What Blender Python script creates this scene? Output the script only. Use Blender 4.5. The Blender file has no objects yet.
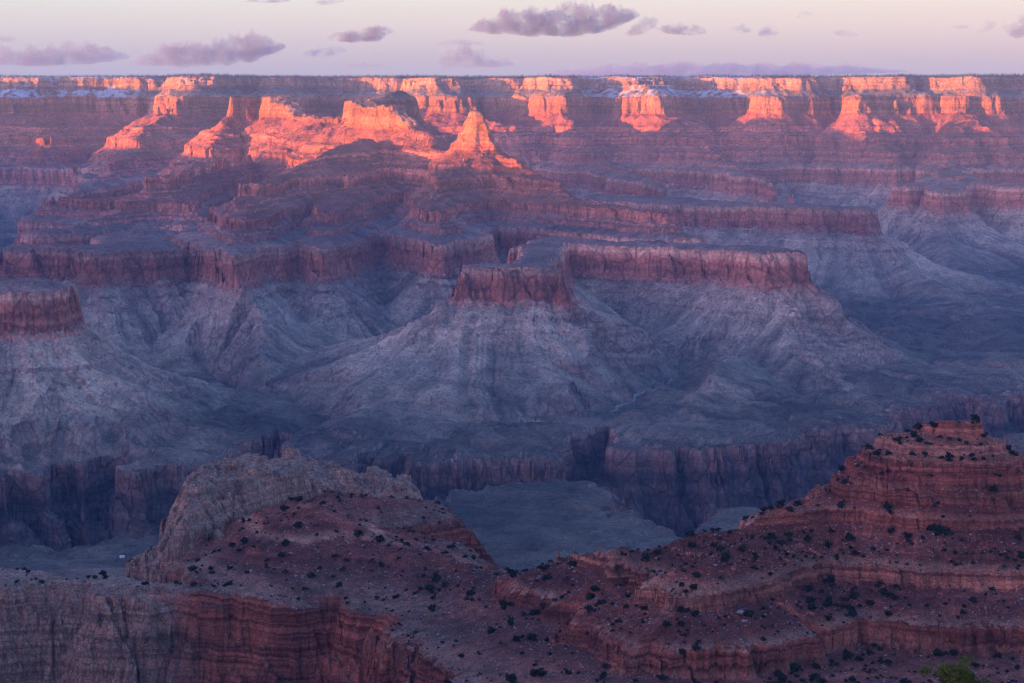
import bpy, bmesh, math, random
import numpy as np
from mathutils import Vector

random.seed(7)
RES = 1.0            # terrain mesh density
R = math.radians
scene = bpy.context.scene
COL = scene.collection

# ------------------------------------------------------------------ camera
FPX = 1911.0         # focal length in pixels of a 1024 wide frame
PITCH = R(6.76)      # camera looks this far below the horizon
cam = bpy.data.cameras.new("camera")
cam.sensor_width = 36.0
cam.lens = 36.0 * FPX / 1024.0
cam.clip_start = 1.0
cam.clip_end = 200000.0
cam_o = bpy.data.objects.new("camera", cam)
cam_o.location = (0, 0, 0)
cam_o.rotation_euler = (math.pi / 2 - PITCH, 0, 0)
COL.objects.link(cam_o)
scene.camera = cam_o

# ------------------------------------------------------------------ light
SUN_AZ, SUN_EL = R(238), R(2.3)          # azimuth clockwise from +Y (north)
world = bpy.data.worlds.new("World")
scene.world = world
world.use_nodes = True
wn, wl = world.node_tree.nodes, world.node_tree.links
bg = wn["Background"]
bg.inputs[1].default_value = 0.15
sky = wn.new("ShaderNodeTexSky")
sky.sky_type = 'NISHITA'
sky.sun_disc = False
sky.sun_elevation = SUN_EL
sky.sun_rotation = SUN_AZ
sky.altitude = 2000
sky.dust_density = 0.6
sky.ozone_density = 3.0
# the pink and lilac belt low in the sky opposite the sun, which the sky model lacks
tc = wn.new("ShaderNodeTexCoord")
sp = wn.new("ShaderNodeSeparateXYZ")
wl.new(tc.outputs["Generated"], sp.inputs[0])
ramp = wn.new("ShaderNodeValToRGB")
mr = wn.new("ShaderNodeMapRange")
mr.inputs["From Min"].default_value = -0.02
mr.inputs["From Max"].default_value = 0.18
wl.new(sp.outputs["Z"], mr.inputs["Value"])
wl.new(mr.outputs[0], ramp.inputs[0])
cr = ramp.color_ramp
def zpos(deg): return (math.sin(R(deg)) + 0.02) / 0.20
BELT = [(-1.0, (.88, .88, 1.20)), (0.9, (.93, .92, 1.22)), (1.7, (1.30, 1.14, 1.27)),
        (2.6, (1.70, 1.48, 1.44)), (3.6, (1.90, 1.79, 1.62)), (6.0, (1.6, 1.55, 1.60)), (10.3, (1.1, 1.15, 1.5))]
while len(cr.elements) < len(BELT): cr.elements.new(0.5)
for e, (d, c) in zip(cr.elements, BELT):
    e.position = max(0, min(1, zpos(d))); e.color = (*[v * .335 for v in c], 1)
fade = wn.new("ShaderNodeMapRange")      # belt -> sky model with height
fade.interpolation_type = 'SMOOTHSTEP'
fade.inputs["From Min"].default_value = 0.08
fade.inputs["From Max"].default_value = 0.40
fade.inputs["To Min"].default_value = 1.0
fade.inputs["To Max"].default_value = 0.0
wl.new(sp.outputs["Z"], fade.inputs["Value"])
dot = wn.new("ShaderNodeVectorMath"); dot.operation = 'DOT_PRODUCT'
dot.inputs[1].default_value = (math.sin(SUN_AZ), math.cos(SUN_AZ), 0)
wl.new(tc.outputs["Generated"], dot.inputs[0])
away = wn.new("ShaderNodeMapRange")      # belt only on the side away from the sun
away.interpolation_type = 'SMOOTHSTEP'
away.inputs["From Min"].default_value = -0.1
away.inputs["From Max"].default_value = 0.75
away.inputs["To Min"].default_value = 1.0
away.inputs["To Max"].default_value = 0.0
wl.new(dot.outputs["Value"], away.inputs["Value"])
mul = wn.new("ShaderNodeMath"); mul.operation = 'MULTIPLY'
wl.new(fade.outputs[0], mul.inputs[0]); wl.new(away.outputs[0], mul.inputs[1])
mixw = wn.new("ShaderNodeMix"); mixw.data_type = 'RGBA'
wl.new(mul.outputs[0], mixw.inputs[0])
tint = wn.new("ShaderNodeMix"); tint.data_type = 'RGBA'; tint.blend_type = 'MULTIPLY'
tint.inputs[0].default_value = 1.0; tint.inputs[7].default_value = (1.26, .90, 1.04, 1)     # dusk violet
side = wn.new("ShaderNodeMapRange"); side.inputs["From Min"].default_value = -.27; side.inputs["From Max"].default_value = .27
wl.new(sp.outputs["X"], side.inputs["Value"])
warm = wn.new("ShaderNodeMix"); warm.data_type = 'RGBA'          # warmer to the east
warm.inputs[6].default_value = (.95, 1.0, 1.03, 1); warm.inputs[7].default_value = (1.11, 1.02, .98, 1)
wl.new(side.outputs[0], warm.inputs[0])
belt = wn.new("ShaderNodeMix"); belt.data_type = 'RGBA'; belt.blend_type = 'MULTIPLY'; belt.inputs[0].default_value = 1.0
wl.new(ramp.outputs[0], belt.inputs[6]); wl.new(warm.outputs[2], belt.inputs[7])
wl.new(sky.outputs[0], tint.inputs[6]); glow = wn.new("ShaderNodeMapRange")          # afterglow round the setting sun
glow.interpolation_type = 'SMOOTHSTEP'
glow.inputs["From Min"].default_value = 0.55; glow.inputs["From Max"].default_value = 1.0
glow.inputs["To Min"].default_value = 0.0; glow.inputs["To Max"].default_value = 1.0
wl.new(dot.outputs["Value"], glow.inputs["Value"])
gm = wn.new("ShaderNodeMix"); gm.data_type = 'RGBA'; gm.blend_type = 'ADD'
gm.inputs[7].default_value = (1.05, .52, .58, 1)
wl.new(glow.outputs[0], gm.inputs[0]); wl.new(tint.outputs[2], gm.inputs[6])
wl.new(gm.outputs[2], mixw.inputs[6]); wl.new(belt.outputs[2], mixw.inputs[7])
wl.new(mixw.outputs[2], bg.inputs[0])

sun = bpy.data.lights.new("sun", 'SUN')
sun.energy = 2.0
sun.angle = R(0.5)
sun.color = (0.92, 0.32, 0.035)
sun_o = bpy.data.objects.new("sun", sun)
d = Vector((math.sin(SUN_AZ) * math.cos(SUN_EL), math.cos(SUN_AZ) * math.cos(SUN_EL), math.sin(SUN_EL)))
sun_o.rotation_euler = d.to_track_quat('Z', 'Y').to_euler()
sun_o.location = d * 500
COL.objects.link(sun_o)

vs = scene.view_settings
vs.view_transform = 'Standard'
vs.look = 'None'
vs.gamma = 1.0
vs.use_curve_mapping = False
vs.exposure = 3.2
cy = scene.cycles
cy.use_denoising = True
try: cy.denoiser = 'OPENIMAGEDENOISE'
except Exception: pass
cy.filter_width = 1.25
cy.max_bounces = 3; cy.diffuse_bounces = 2; cy.glossy_bounces = 0; cy.transmission_bounces = 0
cy.volume_bounces = 0; cy.transparent_max_bounces = 8
cy.sample_clamp_indirect = 3.0

# ------------------------------------------------------------------ helpers
CP, SP = math.cos(PITCH), math.sin(PITCH)
def W(px, py, Y):
    """point of the place seen at pixel (px, py), at northing Y"""
    u, v = (px - 512) / FPX, (341.5 - py) / FPX
    dy, dz = CP + v * SP, -SP + v * CP
    return (u * Y / dy, Y, dz * Y / dy)

def tag(o, label, cat, kind=None, group=None):
    o["label"] = label; o["category"] = cat
    if kind: o["kind"] = kind
    if group: o["group"] = group
    return o

def mesh_np(name, V, F, mats, fmat=None, smooth=False):
    """V (n,3), F (m,4) or (m,3) index arrays -> linked mesh object"""
    me = bpy.data.meshes.new(name)
    n, m, k = len(V), len(F), F.shape[1]
    me.vertices.add(n); me.vertices.foreach_set("co", np.ascontiguousarray(V, np.float32).ravel())
    me.loops.add(m * k); me.loops.foreach_set("vertex_index", np.ascontiguousarray(F, np.int32).ravel())
    me.polygons.add(m)
    me.polygons.foreach_set("loop_start", np.arange(0, m * k, k, dtype=np.int32))
    if smooth: me.polygons.foreach_set("use_smooth", np.ones(m, bool))
    for mt in (mats if isinstance(mats, (list, tuple)) else [mats]): me.materials.append(mt)
    if fmat is not None: me.polygons.foreach_set("material_index", np.asarray(fmat, np.int32))
    me.update()
    o = bpy.data.objects.new(name, me)
    COL.objects.link(o)
    return o

def attr(o, name, vals):
    a = o.data.attributes.new(name, 'FLOAT', 'POINT')
    a.data.foreach_set("value", np.ascontiguousarray(vals, np.float32))

# ---- gradient noise
_ang = np.random.RandomState(3).rand(1024) * 2 * np.pi
GX, GY = np.cos(_ang).astype(np.float32), np.sin(_ang).astype(np.float32)
def _h(ix, iy, seed):
    h = ix * 374761393 + iy * 668265263 + seed * 974711
    h = (h ^ (h >> 13)) * 1274126177
    return (h ^ (h >> 16)) & 1023
def pn(x, y, seed=0):
    fx, fy = np.floor(x), np.floor(y)
    ix, iy = fx.astype(np.int64), fy.astype(np.int64)
    x = (x - fx).astype(np.float32); y = (y - fy).astype(np.float32)
    u = x * x * x * (x * (x * 6 - 15) + 10); v = y * y * y * (y * (y * 6 - 15) + 10)
    def g(a, b):
        h = _h(ix + a, iy + b, seed)
        return GX[h] * (x - a) + GY[h] * (y - b)
    n0 = g(0, 0); n0 += u * (g(1, 0) - n0)
    n1 = g(0, 1); n1 += u * (g(1, 1) - n1)
    return (n0 + v * (n1 - n0)) * 1.5
def fbm(x, y, lam, octs, seed=0, gain=0.5):
    s, a = 0, 1.0
    for i in range(octs):
        s = s + a * pn(x / lam, y / lam, seed + i * 17); lam *= 0.47; a *= gain
    return s
def cells(x, y, seed=0):
    """value of the nearest scattered point, 0..1: angular blocks"""
    fx, fy = np.floor(x).astype(np.int64), np.floor(y).astype(np.int64)
    bd = np.full(x.shape, 9., np.float32); bv = np.zeros(x.shape, np.float32)
    for i in (-1, 0, 1):
        for j in (-1, 0, 1):
            h = _h(fx + i, fy + j, seed); h2 = _h(fx + i, fy + j, seed + 7)
            d_ = (fx + i + h / 1023. - x) ** 2 + (fy + j + h2 / 1023. - y) ** 2
            m = d_ < bd; bd = np.where(m, d_, bd); bv = np.where(m, _h(fx + i, fy + j, seed + 19) / 1023., bv)
    return bv
def ss(x, a, b):
    t = np.clip((x - a) / (b - a), 0, 1); return t * t * (3 - 2 * t)

# ------------------------------------------------------------------ strata: retreat distance E -> height
PROF = np.array([(-800,-1420),(-250,-1150),(-60,-990),(-30,-962),(-16,-940),(-8,-932),(-3,-903),(0,-899),(30,-892),
 (420,-866),(580,-842),(720,-802),(830,-752),(905,-704),(910,-694),(962,-662),(966,-653),(1008,-630),(1014,-618),(1030,-606),
 (1040,-575),(1043,-570),(1056,-512),(1064,-500),(1120,-487),
 (1150,-478),(1154,-462),(1178,-452),(1180,-446),(1205,-434),(1211,-398),(1262,-380),(1264,-374),(1300,-362),(1303,-353),(1330,-342),(1339,-292),
 (1400,-273),(1402,-267),(1450,-250),(1453,-239),(1474,-230),(1478,-213),(1530,-198),
 (1690,-112),(1700,-70),(1704,-66),(1716,-8),(1722,14),(1760,30),(1800,52),(1850,78),(1856,100),(1876,110),(1882,138),(1896,146),(1902,166),(1960,176),(2120,182),(2600,215),(9000,240)], float)
FGP = np.array([(-800,-1420),(-60,-1000),(0,-905),(420,-875),(640,-825),(830,-740),(930,-700),(952,-684),(970,-620),(974,-612),(986,-540),(996,-517),
 (1084,-506),(1088,-502),(1092,-482),(1096,-480),(1146,-459),(1149,-456),(1152,-445),(1210,-415),(1212,-413),(1215,-405),(1234,-396),
 (1238,-384),(1246,-382),(1249,-370),(1258,-367),(1261,-356),(1276,-351),(1279,-343),(1303,-335),(1306,-322),(1330,-318),(1600,-250)], float)
HILL = np.array([(-800,-1420),(-60,-1000),(0,-905),(420,-875),(700,-825),(900,-740),(1000,-700),(1022,-684),(1034,-640),(1038,-634),(1052,-570),(1056,-564),(1066,-522),
 (1072,-517),(1090,-508),(1120,-495),(1124,-491),(1150,-477),(1153,-474),(1180,-459),(1183,-455),(1200,-447),(1400,-380)], float)
CRAG = np.array([(300,-880),(700,-790),(900,-660),(980,-560),(1004,-536),(1014,-518),(1022,-512),(1030,-494),(1036,-490),(1044,-468),(1050,-463),(1060,-447),(1066,-443),(1110,-430)], float)
def prof(P, E): return np.interp(E, P[:, 0], P[:, 1])
PEAK = np.array([(300,-900),(1500,-240),(1600,-190),(1636,-168),(1644,-140),(1660,-122),(1666,-92),(1682,-72),(1688,-40),(1698,-26),(1703,0),(1712,14),(1722,20)], float)
def smooth_of(P, w):
    e = np.arange(-800, 9000, 4.); z = np.interp(e, P[:, 0], P[:, 1])
    k = np.hanning(int(w / 4) | 1); k /= k.sum(); n = len(k) // 2
    return np.stack([e, np.convolve(np.pad(z, n, mode='edge'), k, 'valid')], 1)
def inv(P, z): return float(np.interp(z, P[:, 1], P[:, 0]))
HILL_S = smooth_of(HILL, 130)
PROF_S, FGP_S = smooth_of(PROF, 150), smooth_of(FGP, 60)
def dip(Y): return 125.0 * ss(np.asarray(Y, float), 8800, 13500)

def rv(px, a, Y, hw=0, P=PROF, e=None):
    """ridge vertex: pixel column px, pixel row a (or e= retreat distance), northing Y, half width"""
    x, y, z = W(px, a, Y)
    E = e if e is not None else inv(P, z - (float(dip(Y)) if P is PROF else 0))
    return (x, y, E, hw)

RIDGES = []          # (label id, points, k, gully amplitude, set)
def ridge(lab, pts, k=1.0, gul=1.0, P='main'): RIDGES.append((lab, np.array(pts, float), k, gul, P))

LABELS = ["canyon_floor", "inner_gorge", "north_rim", "temple_butte", "mesa", "mesa_b", "mesa_c", "mesa_d", "mesa_e", "mesa_f", "spur_a", "spur_b", "spur_c", "spur_d",
          "fg_ridge", "fg_crag", "fg_hill"]
L = {n: i for i, n in enumerate(LABELS)}

# north rim
ridge(L["north_rim"], [(-16000, 18800, 2120, 2700), (-5200, 18700, 2120, 2700), (-3000, 18300, 2120, 2700), (0, 18500, 2120, 2700),
                       (1500, 18350, 2120, 2650), (3600, 18200, 2120, 2750), (5200, 17900, 2120, 2700), (12000, 17500, 2120, 2700)], 1.4, 1.0)
ridge(L["north_rim"], [(-6200, 17500, 2400, 500), (-5600, 15400, 2400, 320), (-5400, 14700, 2200, 150), (-5350, 14200, 2150, 100), (-5300, 13700, 1960, 60)], 1.0, 1.0)  # unseen promontory left of the view, added to shade the rim's left end
# rim promontories
ridge(L["spur_a"], [rv(225, 83, 16000, 300, e=2050), rv(205, 85, 14900, 120, e=1960), rv(180, 105, 14300, 60, e=1740), rv(165, 122, 13900, e=1690), rv(140, 145, 13000), rv(110, 168, 12000), rv(70, 196, 10800), rv(45, 225, 9800), rv(20, 250, 9000)], 1.25)
ridge(L["spur_b"], [rv(540, 82, 16000, 200, e=2050), rv(553, 86, 15200, 60, e=1930), rv(563, 97, 14800, 50, e=1740), rv(572, 128, 14300), rv(600, 155, 13300), rv(625, 172, 12300), rv(660, 186, 11400)], 1.25)
ridge(L["spur_c"], [rv(628, 82, 16000, 260, e=2050), rv(640, 85, 15300, 110, e=1950), rv(660, 97, 14800, 50, e=1740), rv(685, 128, 14200), rv(720, 155, 13200), rv(760, 180, 12200), rv(785, 203, 11300), rv(800, 206, 10900)], 1.25)
ridge(L["spur_d"], [rv(955, 82, 16000, 300, e=2050), rv(962, 85, 15200, 170, e=1950), rv(965, 97, 14900, 190, e=1740), rv(975, 120, 14400), rv(955, 140, 13800), rv(945, 165, 13300)], 1.25)
ridge(L["spur_d"], [rv(975, 120, 14400), rv(1020, 150, 13600), rv(1060, 175, 13000)], 1.25)
ridge(L["north_rim"], [rv(800, 84, 16000, 100, e=2050), rv(790, 86, 15300, 150, e=1950), rv(785, 97, 15000, 170, e=1740), rv(780, 122, 14700)], 1.25)
ridge(L["north_rim"], [rv(860, 84, 16000, 100, e=2050), rv(868, 86, 15300, 160, e=1950), rv(872, 97, 14900, 190, e=1740), rv(880, 128, 14400), rv(890, 150, 13800)], 1.25)
ridge(L["north_rim"], [rv(420, 84, 16000, 200, e=2050), rv(440, 86, 15300, 90, e=1950), rv(455, 97, 15000, 40, e=1740), rv(500, 122, 14500)], 1.25)
ridge(L["north_rim"], [rv(40, 84, 16000, 200, e=2050), rv(30, 88, 15400, 90, e=1950), rv(20, 100, 15000, 40, e=1740), rv(50, 140, 14000)], 1.25)
# massif behind and the temple
ridge(L["temple_butte"], [rv(285, 82, 16000, 200, e=2050), rv(280, 86, 15200, 60, e=1930), rv(278, 120, 14600, e=1600), rv(275, 140, 13700, e=1500), rv(276, 125, 13100, 20, e=1640), rv(280, 107, 12600, 110, e=1735), rv(300, 125, 11800, 30, e=1695), rv(340, 120, 11200, 20, e=1695)], 1.15)
ridge(L["temple_butte"], [rv(280, 107, 12600, 60, e=1730), rv(235, 112, 12300, 40, e=1722), rv(205, 150, 11600)], 1.15)
ridge(L["temple_butte"], [rv(398, 91, 12000, 15), rv(375, 99, 11600, 30), rv(365, 104, 10900, 60), rv(395, 106, 10600, 50), rv(412, 128, 10300, 20, e=1690), rv(440, 151, 9900, 0), rv(473, 152, 9520, 0)], 1.1)
ridge(L["temple_butte"], [(*W(473, 113, 9500)[:2], 1722, 3), (*W(476, 113, 9480)[:2], 1720, 3), (*W(492, 135, 9460)[:2], 1668, 3)], 1.0, .12, 'peak')
ridge(L["temple_butte"], [rv(473, 150, 9500, 10), rv(497, 152, 9400), rv(522, 165, 9100), rv(556, 178, 8800), rv(588, 200, 8400), rv(640, 208, 8050), rv(668, 213, 7850)], 1.1)
ridge(L["temple_butte"], [rv(365, 138, 10300, 20), rv(325, 152, 9700), rv(290, 172, 9000), rv(258, 192, 8300, 60), rv(248, 205, 7750, 50), rv(240, 228, 7300, 10), rv(236, 252, 6950, 10, e=1080), rv(246, 285, 6700, 0, e=1000), rv(248, 310, 6450, 0, e=800)], 1.15)
ridge(L["temple_butte"], [rv(473, 152, 9500, 10), rv(450, 175, 9000), rv(425, 200, 8300, 10), rv(440, 215, 7800), rv(440, 240, 7450, 10, e=1076)], 1.15)
ridge(L["temple_butte"], [rv(365, 150, 10000), rv(348, 175, 9300, 10), rv(338, 200, 8400, 60), rv(330, 222, 7800, 45), rv(322, 250, 7250, 10, e=1082)], 1.15)
# mesas
ridge(L["mesa"], [rv(492, 265, 6400, 40, e=1100), rv(526, 265, 6400, 45, e=1100)], .72, .8)
ridge(L["mesa"], [rv(526, 265, 6400, 30, e=1090), rv(532, 258, 6650, 35, e=1082), rv(538, 252, 6950, 45, e=1082), rv(545, 245, 7350, 60, e=1086)], 1.0, .8)
ridge(L["mesa"], [rv(470, 300, 6330, 10, e=1048), rv(440, 316, 6240, 8, e=1012), rv(430, 326, 6190, 0, e=970), rv(395, 345, 6000, 0, e=800), rv(335, 372, 5760, 0, e=600), rv(285, 395, 5560, 0, e=440)], 1.0)
ridge(L["mesa"], [rv(552, 300, 6330, 10, e=1048), rv(576, 314, 6240, 10, e=1016), rv(588, 322, 6190, 0, e=965), rv(620, 345, 6050, 0, e=790), rv(665, 368, 5850, 0, e=560)], 1.0)
ridge(L["mesa_b"], [rv(555, 243, 7600, 50, e=1104), rv(640, 245, 7400, 50, e=1104), rv(720, 247, 7200, 55, e=1104), rv(782, 255, 6960, 55, e=1104), rv(812, 270, 6800, 20, e=1040), rv(832, 300, 6650, 0, e=990), rv(870, 330, 6450, 0, e=800), rv(940, 365, 6150, 0, e=620), rv(1010, 390, 5900, 0, e=480)], 1.0)
ridge(L["mesa_b"], [rv(715, 290, 7000, 0, e=1000), rv(705, 340, 6600, 0, e=750), rv(690, 375, 6200, 0, e=520)], 1.0)
ridge(L["mesa_c"], [rv(290, 150, 12000), rv(220, 165, 10600), rv(190, 172, 9800), rv(165, 181, 9050, 18), rv(150, 182, 8980, 16), rv(152, 196, 8850), rv(120, 210, 8600), rv(70, 228, 8300, 40, e=1100), rv(34, 234, 8200, 25, e=1090)], 1.15)
ridge(L["mesa_c"], [rv(150, 193, 8900), rv(105, 198, 9000, 25), rv(48, 201, 9200, 25)], 1.15)
ridge(L["mesa_c"], [rv(158, 196, 8850), rv(190, 208, 8700, 15), rv(214, 214, 8600, 15, e=1110)], 1.15)
ridge(L["mesa_d"], [rv(150, 232, 8250, 60, e=1100), rv(122, 236, 7650, 30, e=1150), rv(130, 250, 7200, 110, e=1108), rv(110, 262, 7050, 60, e=1090)], 1.0)
ridge(L["mesa_d"], [rv(120, 250, 7250, 60, e=1100), rv(60, 257, 7250, 35, e=1100), rv(22, 259, 7250, 30, e=1090)], 1.1)
ridge(L["mesa_e"], [(-2600, 6600, 1300, 60), (-1950, 6000, 1180, 80), (-1620, 5650, 1135, 110), rv(20, 292, 5570, 95, e=1135), rv(48, 330, 5430, 10, e=1020), rv(85, 370, 5250, 0, e=780), rv(140, 400, 5150, 0, e=620), rv(220, 420, 5100, 0, e=440)], 1.0)
ridge(L["mesa_e"], [rv(10, 340, 5400, 0, e=1000), rv(-5, 400, 5050, 0, e=620)], 1.0)
ridge(L["mesa_f"], [rv(600, 200, 10700, 60, e=1104), rv(700, 205, 10300, 60, e=1104), rv(780, 207, 10100, 60, e=1104), rv(862, 208, 9950, 45, e=1100), rv(886, 238, 9800, 0, e=990), rv(920, 262, 9350, 0, e=760), rv(975, 285, 8800, 0, e=560)], 1.0)
ridge(L["mesa_f"], [rv(945, 165, 13300), rv(946, 180, 12000, 20, e=1180), rv(944, 188, 11100, 50, e=1104), rv(945, 214, 10900, 0, e=1000), rv(950, 235, 10400, 0, e=760), rv(990, 262, 9600, 0, e=520)], 1.1)
ridge(L["mesa_f"], [rv(960, 184, 12000, 30, e=1104), rv(905, 187, 11500, 50, e=1104)], 1.1)
ridge(L["mesa_f"], [rv(950, 184, 12000, 30, e=1104), rv(1010, 186, 11500, 60, e=1104), rv(1080, 184, 11500, 60, e=1110)], 1.1)
# foreground
ridge(L["fg_ridge"], [rv(923, 423, 2000, 9, FGP), rv(972, 425, 1995, 9, FGP), rv(985, 445, 1990, 6, FGP), rv(1010, 462, 1975, 6, FGP, e=1250), rv(1050, 485, 1960, 5, FGP, e=1236), rv(1180, 520, 1900, 5, FGP, e=1210)], .9, .7, 'fg')
ridge(L["fg_ridge"], [rv(925, 430, 1998, 8, FGP, e=1300), rv(880, 446, 1985, 6, FGP, e=1262), rv(850, 462, 1975, 5, FGP, e=1248), rv(822, 480, 1950, 3, FGP, e=1222), rv(740, 514, 1900, 3, FGP, e=1208), rv(690, 524, 1870, 3, FGP, e=1202), rv(668, 538, 1870, 3, FGP, e=1176), rv(615, 550, 1910, 4, FGP, e=1158), rv(562, 562, 1940, 3, FGP, e=1150), rv(535, 574, 1990, 4, FGP, e=1100)], .85, .9, 'fg')
ridge(L["fg_ridge"], [rv(770, 514, 1900, 3, FGP, e=1205), rv(700, 540, 1790, 3, FGP, e=1190), rv(690, 560, 1740, 2, FGP, e=1150)], .85, .9, 'fg')
ridge(L["fg_hill"], [rv(545, 572, 2000, 4, HILL), rv(492, 574, 2040, 3, HILL), rv(400, 545, 2120, 3, HILL), rv(345, 520, 2190, 3, HILL), rv(308, 507, 2200, 6, HILL), rv(296, 503, 2250, 4, HILL, e=1185)], .8, .6, 'hill')
ridge(L["fg_hill"], [rv(308, 507, 2200, 4, HILL), rv(300, 560, 2085, 12, HILL, e=1118), rv(285, 598, 2010, 20, HILL, e=1078)], .62, .6, 'hill')
ridge(L["fg_hill"], [rv(355, 524, 2180, 3, HILL), rv(370, 580, 2070, 12, HILL, e=1112), rv(380, 615, 1990, 20, HILL, e=1080)], .62, .6, 'hill')
ridge(L["fg_hill"], [rv(410, 548, 2110, 3, HILL), rv(425, 600, 2030, 15, HILL, e=1110), rv(438, 640, 1920, 25, HILL, e=1086)], .62, .6, 'hill')
ridge(L["fg_hill"], [rv(-120, 596, 2120, 30, HILL, e=1072), rv(0, 594, 2110, 25, HILL, e=1074), rv(70, 582, 2110, 18, HILL, e=1076), rv(140, 592, 2070, 10, HILL, e=1077), rv(225, 588, 2050, 8, HILL, e=1080), rv(290, 570, 2080, 8, HILL, e=1095)], .5, .6, 'hill')
ridge(L["fg_hill"], [rv(485, 590, 2020, 20, HILL, e=1122), rv(520, 625, 1900, 40, HILL, e=1118), rv(560, 655, 1800, 55, HILL, e=1114), rv(600, 690, 1680, 60, HILL, e=1108)], .6, .6, 'hill')
ridge(L["fg_hill"], [rv(335, 498, 2440, 6, HILL, e=1135), rv(380, 506, 2440, 8, HILL, e=1118), rv(415, 518, 2440, 4, HILL, e=1082)], .5, .5, 'hill')
CRAG_TOP = [(150, 552, 2180), (168, 530, 2195), (182, 500, 2235), (198, 487, 2300), (220, 479, 2370), (252, 468, 2450), (292, 462, 2500), (312, 470, 2510), (345, 477, 2530), (385, 483, 2510), (425, 494, 2500)]
ridge(L["fg_crag"], [(*W(a, b, c)[:2], 1080, h) for (a, b, c), h in zip(CRAG_TOP[1:-1], (4, 10, 20, 30, 40, 44, 44, 42, 34))], 1.35, .4, 'crag')

# drainages that cut down: (px, Y, floor E, half width)
CUTS = []
def cut(pts, k=1.0): CUTS.append((np.array([(W(p, 300, Y)[0], Y, e, hw) for p, Y, e, hw in pts], float), k))
cut([(-500, 4000, -300, 120), (-120, 4150, -300, 130), (20, 4300, -300, 140), (110, 4430, -300, 120), (220, 4600, -300, 20), (320, 4760, -185, 0), (430, 4740, -185, 0), (560, 4800, -185, 0), (680, 4620, -300, 20),
     (760, 4660, -300, 150), (850, 4900, -300, 110), (960, 5420, -300, 0), (1050, 5800, -300, 0), (1300, 6400, -300, 0)], 1.05)
cut([(590, 4800, -300, 5), (588, 5150, -150, 5), (600, 5420, -60, 4), (640, 5700, 120, 0), (668, 6000, 260, 0), (690, 6500, 420, 0)], 2.3)
cut([(235, 4650, -280, 5), (258, 5000, -140, 5), (276, 5350, -40, 3), (284, 5650, 80, 0), (262, 6050, 260, 0), (205, 6500, 420, 0)], 2.3)
cut([(110, 4450, -300, 5), (90, 4700, -120, 4), (62, 4850, 60, 2), (40, 4950, 330, 0)], 2.4)
cut([(690, 4600, -300, 5), (676, 4300, -150, 5), (690, 4050, -20, 3), (720, 3800, 150, 0)], 2.3)
cut([(840, 4950, -300, 5), (830, 5250, -60, 3), (790, 5550, 120, 0), (780, 6000, 300, 0)], 2.3)
cut([(80, 4430, -280, 5), (100, 4150, -160, 4), (50, 3900, 0, 3)], 2.3)
cut([(-60, 8600, 300, 30), (0, 10200, 330, 30), (40, 12000, 420, 20), (70, 13600, 560, 10), (95, 14600, 900, 5)], 1.1)
cut([(960, 5420, -280, 5), (940, 6200, 0, 5), (960, 7200, 150, 5), (930, 8600, 240, 5)], 1.4)

def seg_field(x, y, pts, k):
    """max over the polyline of E - k * distance; returns E, foot offset and unit direction"""
    best = np.full(x.shape, -1e9); fx = np.zeros_like(x); fy = np.zeros_like(x); bd = np.zeros_like(x)
    for (x0, y0, e0, h0), (x1, y1, e1, h1) in zip(pts[:-1], pts[1:]):
        dx, dy = x1 - x0, y1 - y0
        t = np.clip(((x - x0) * dx + (y - y0) * dy) / (dx * dx + dy * dy + 1e-9), 0, 1)
        px, py = x0 + t * dx, y0 + t * dy
        d = np.hypot(x - px, y - py)
        dd = np.maximum(0, d - (h0 + t * (h1 - h0)))
        E = e0 + t * (e1 - e0) - k * dd
        m = E > best
        best = np.where(m, E, best); fx = np.where(m, px, fx); fy = np.where(m, py, fy); bd = np.where(m, dd, bd)
    return best, fx, fy, bd

def pin_all():
    for i, (lb, pts, k, g, P) in enumerate(RIDGES):
        # long legs get extra points so they follow the wander
        out = [pts[0]]
        for a, b in zip(pts[:-1], pts[1:]):
            n = max(1, int(np.hypot(*(b - a)[:2]) / 250))
            out += [a + (b - a) * t / n for t in range(1, n + 1)]
        RIDGES[i] = [lb, pinned(out), k, g, P]
    for i, (pts, k) in enumerate(CUTS): CUTS[i] = (pinned(pts), k)
def warp(X, Y):
    """sideways wander that breaks up straight edges"""
    far = ss(Y, 2800, 5200); vfar = ss(Y, 8000, 14000)
    a1, a2, a3 = 14 + 50 * far + 55 * vfar, 5 + 16 * far + 30 * vfar, 2.2 + 6 * far + 8 * vfar
    l1, l2, l3 = 800., 230., 70.
    wx = X + a1 * pn(X / l1, Y / l1, 11) * 1.4 + a2 * pn(X / l2, Y / l2, 12) * 1.4 + a3 * pn(X / l3, Y / l3, 13) * 1.4
    wy = Y + a1 * pn(X / l1, Y / l1, 21) * 1.4 + a2 * pn(X / l2, Y / l2, 22) * 1.4 + a3 * pn(X / l3, Y / l3, 23) * 1.4
    wx += (2500 < Y) * 2.5 * pn(X / 26, Y / 26, 14); wy += 1.6 * pn(X / 21, Y / 21, 24)
    return wx, wy
def pinned(pts):
    """ridge points moved with the wander, so a ridge stays where it was put"""
    q = np.array(pts, float); q[:, 0], q[:, 1] = warp(q[:, 0].copy(), q[:, 1].copy()); return q

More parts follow.
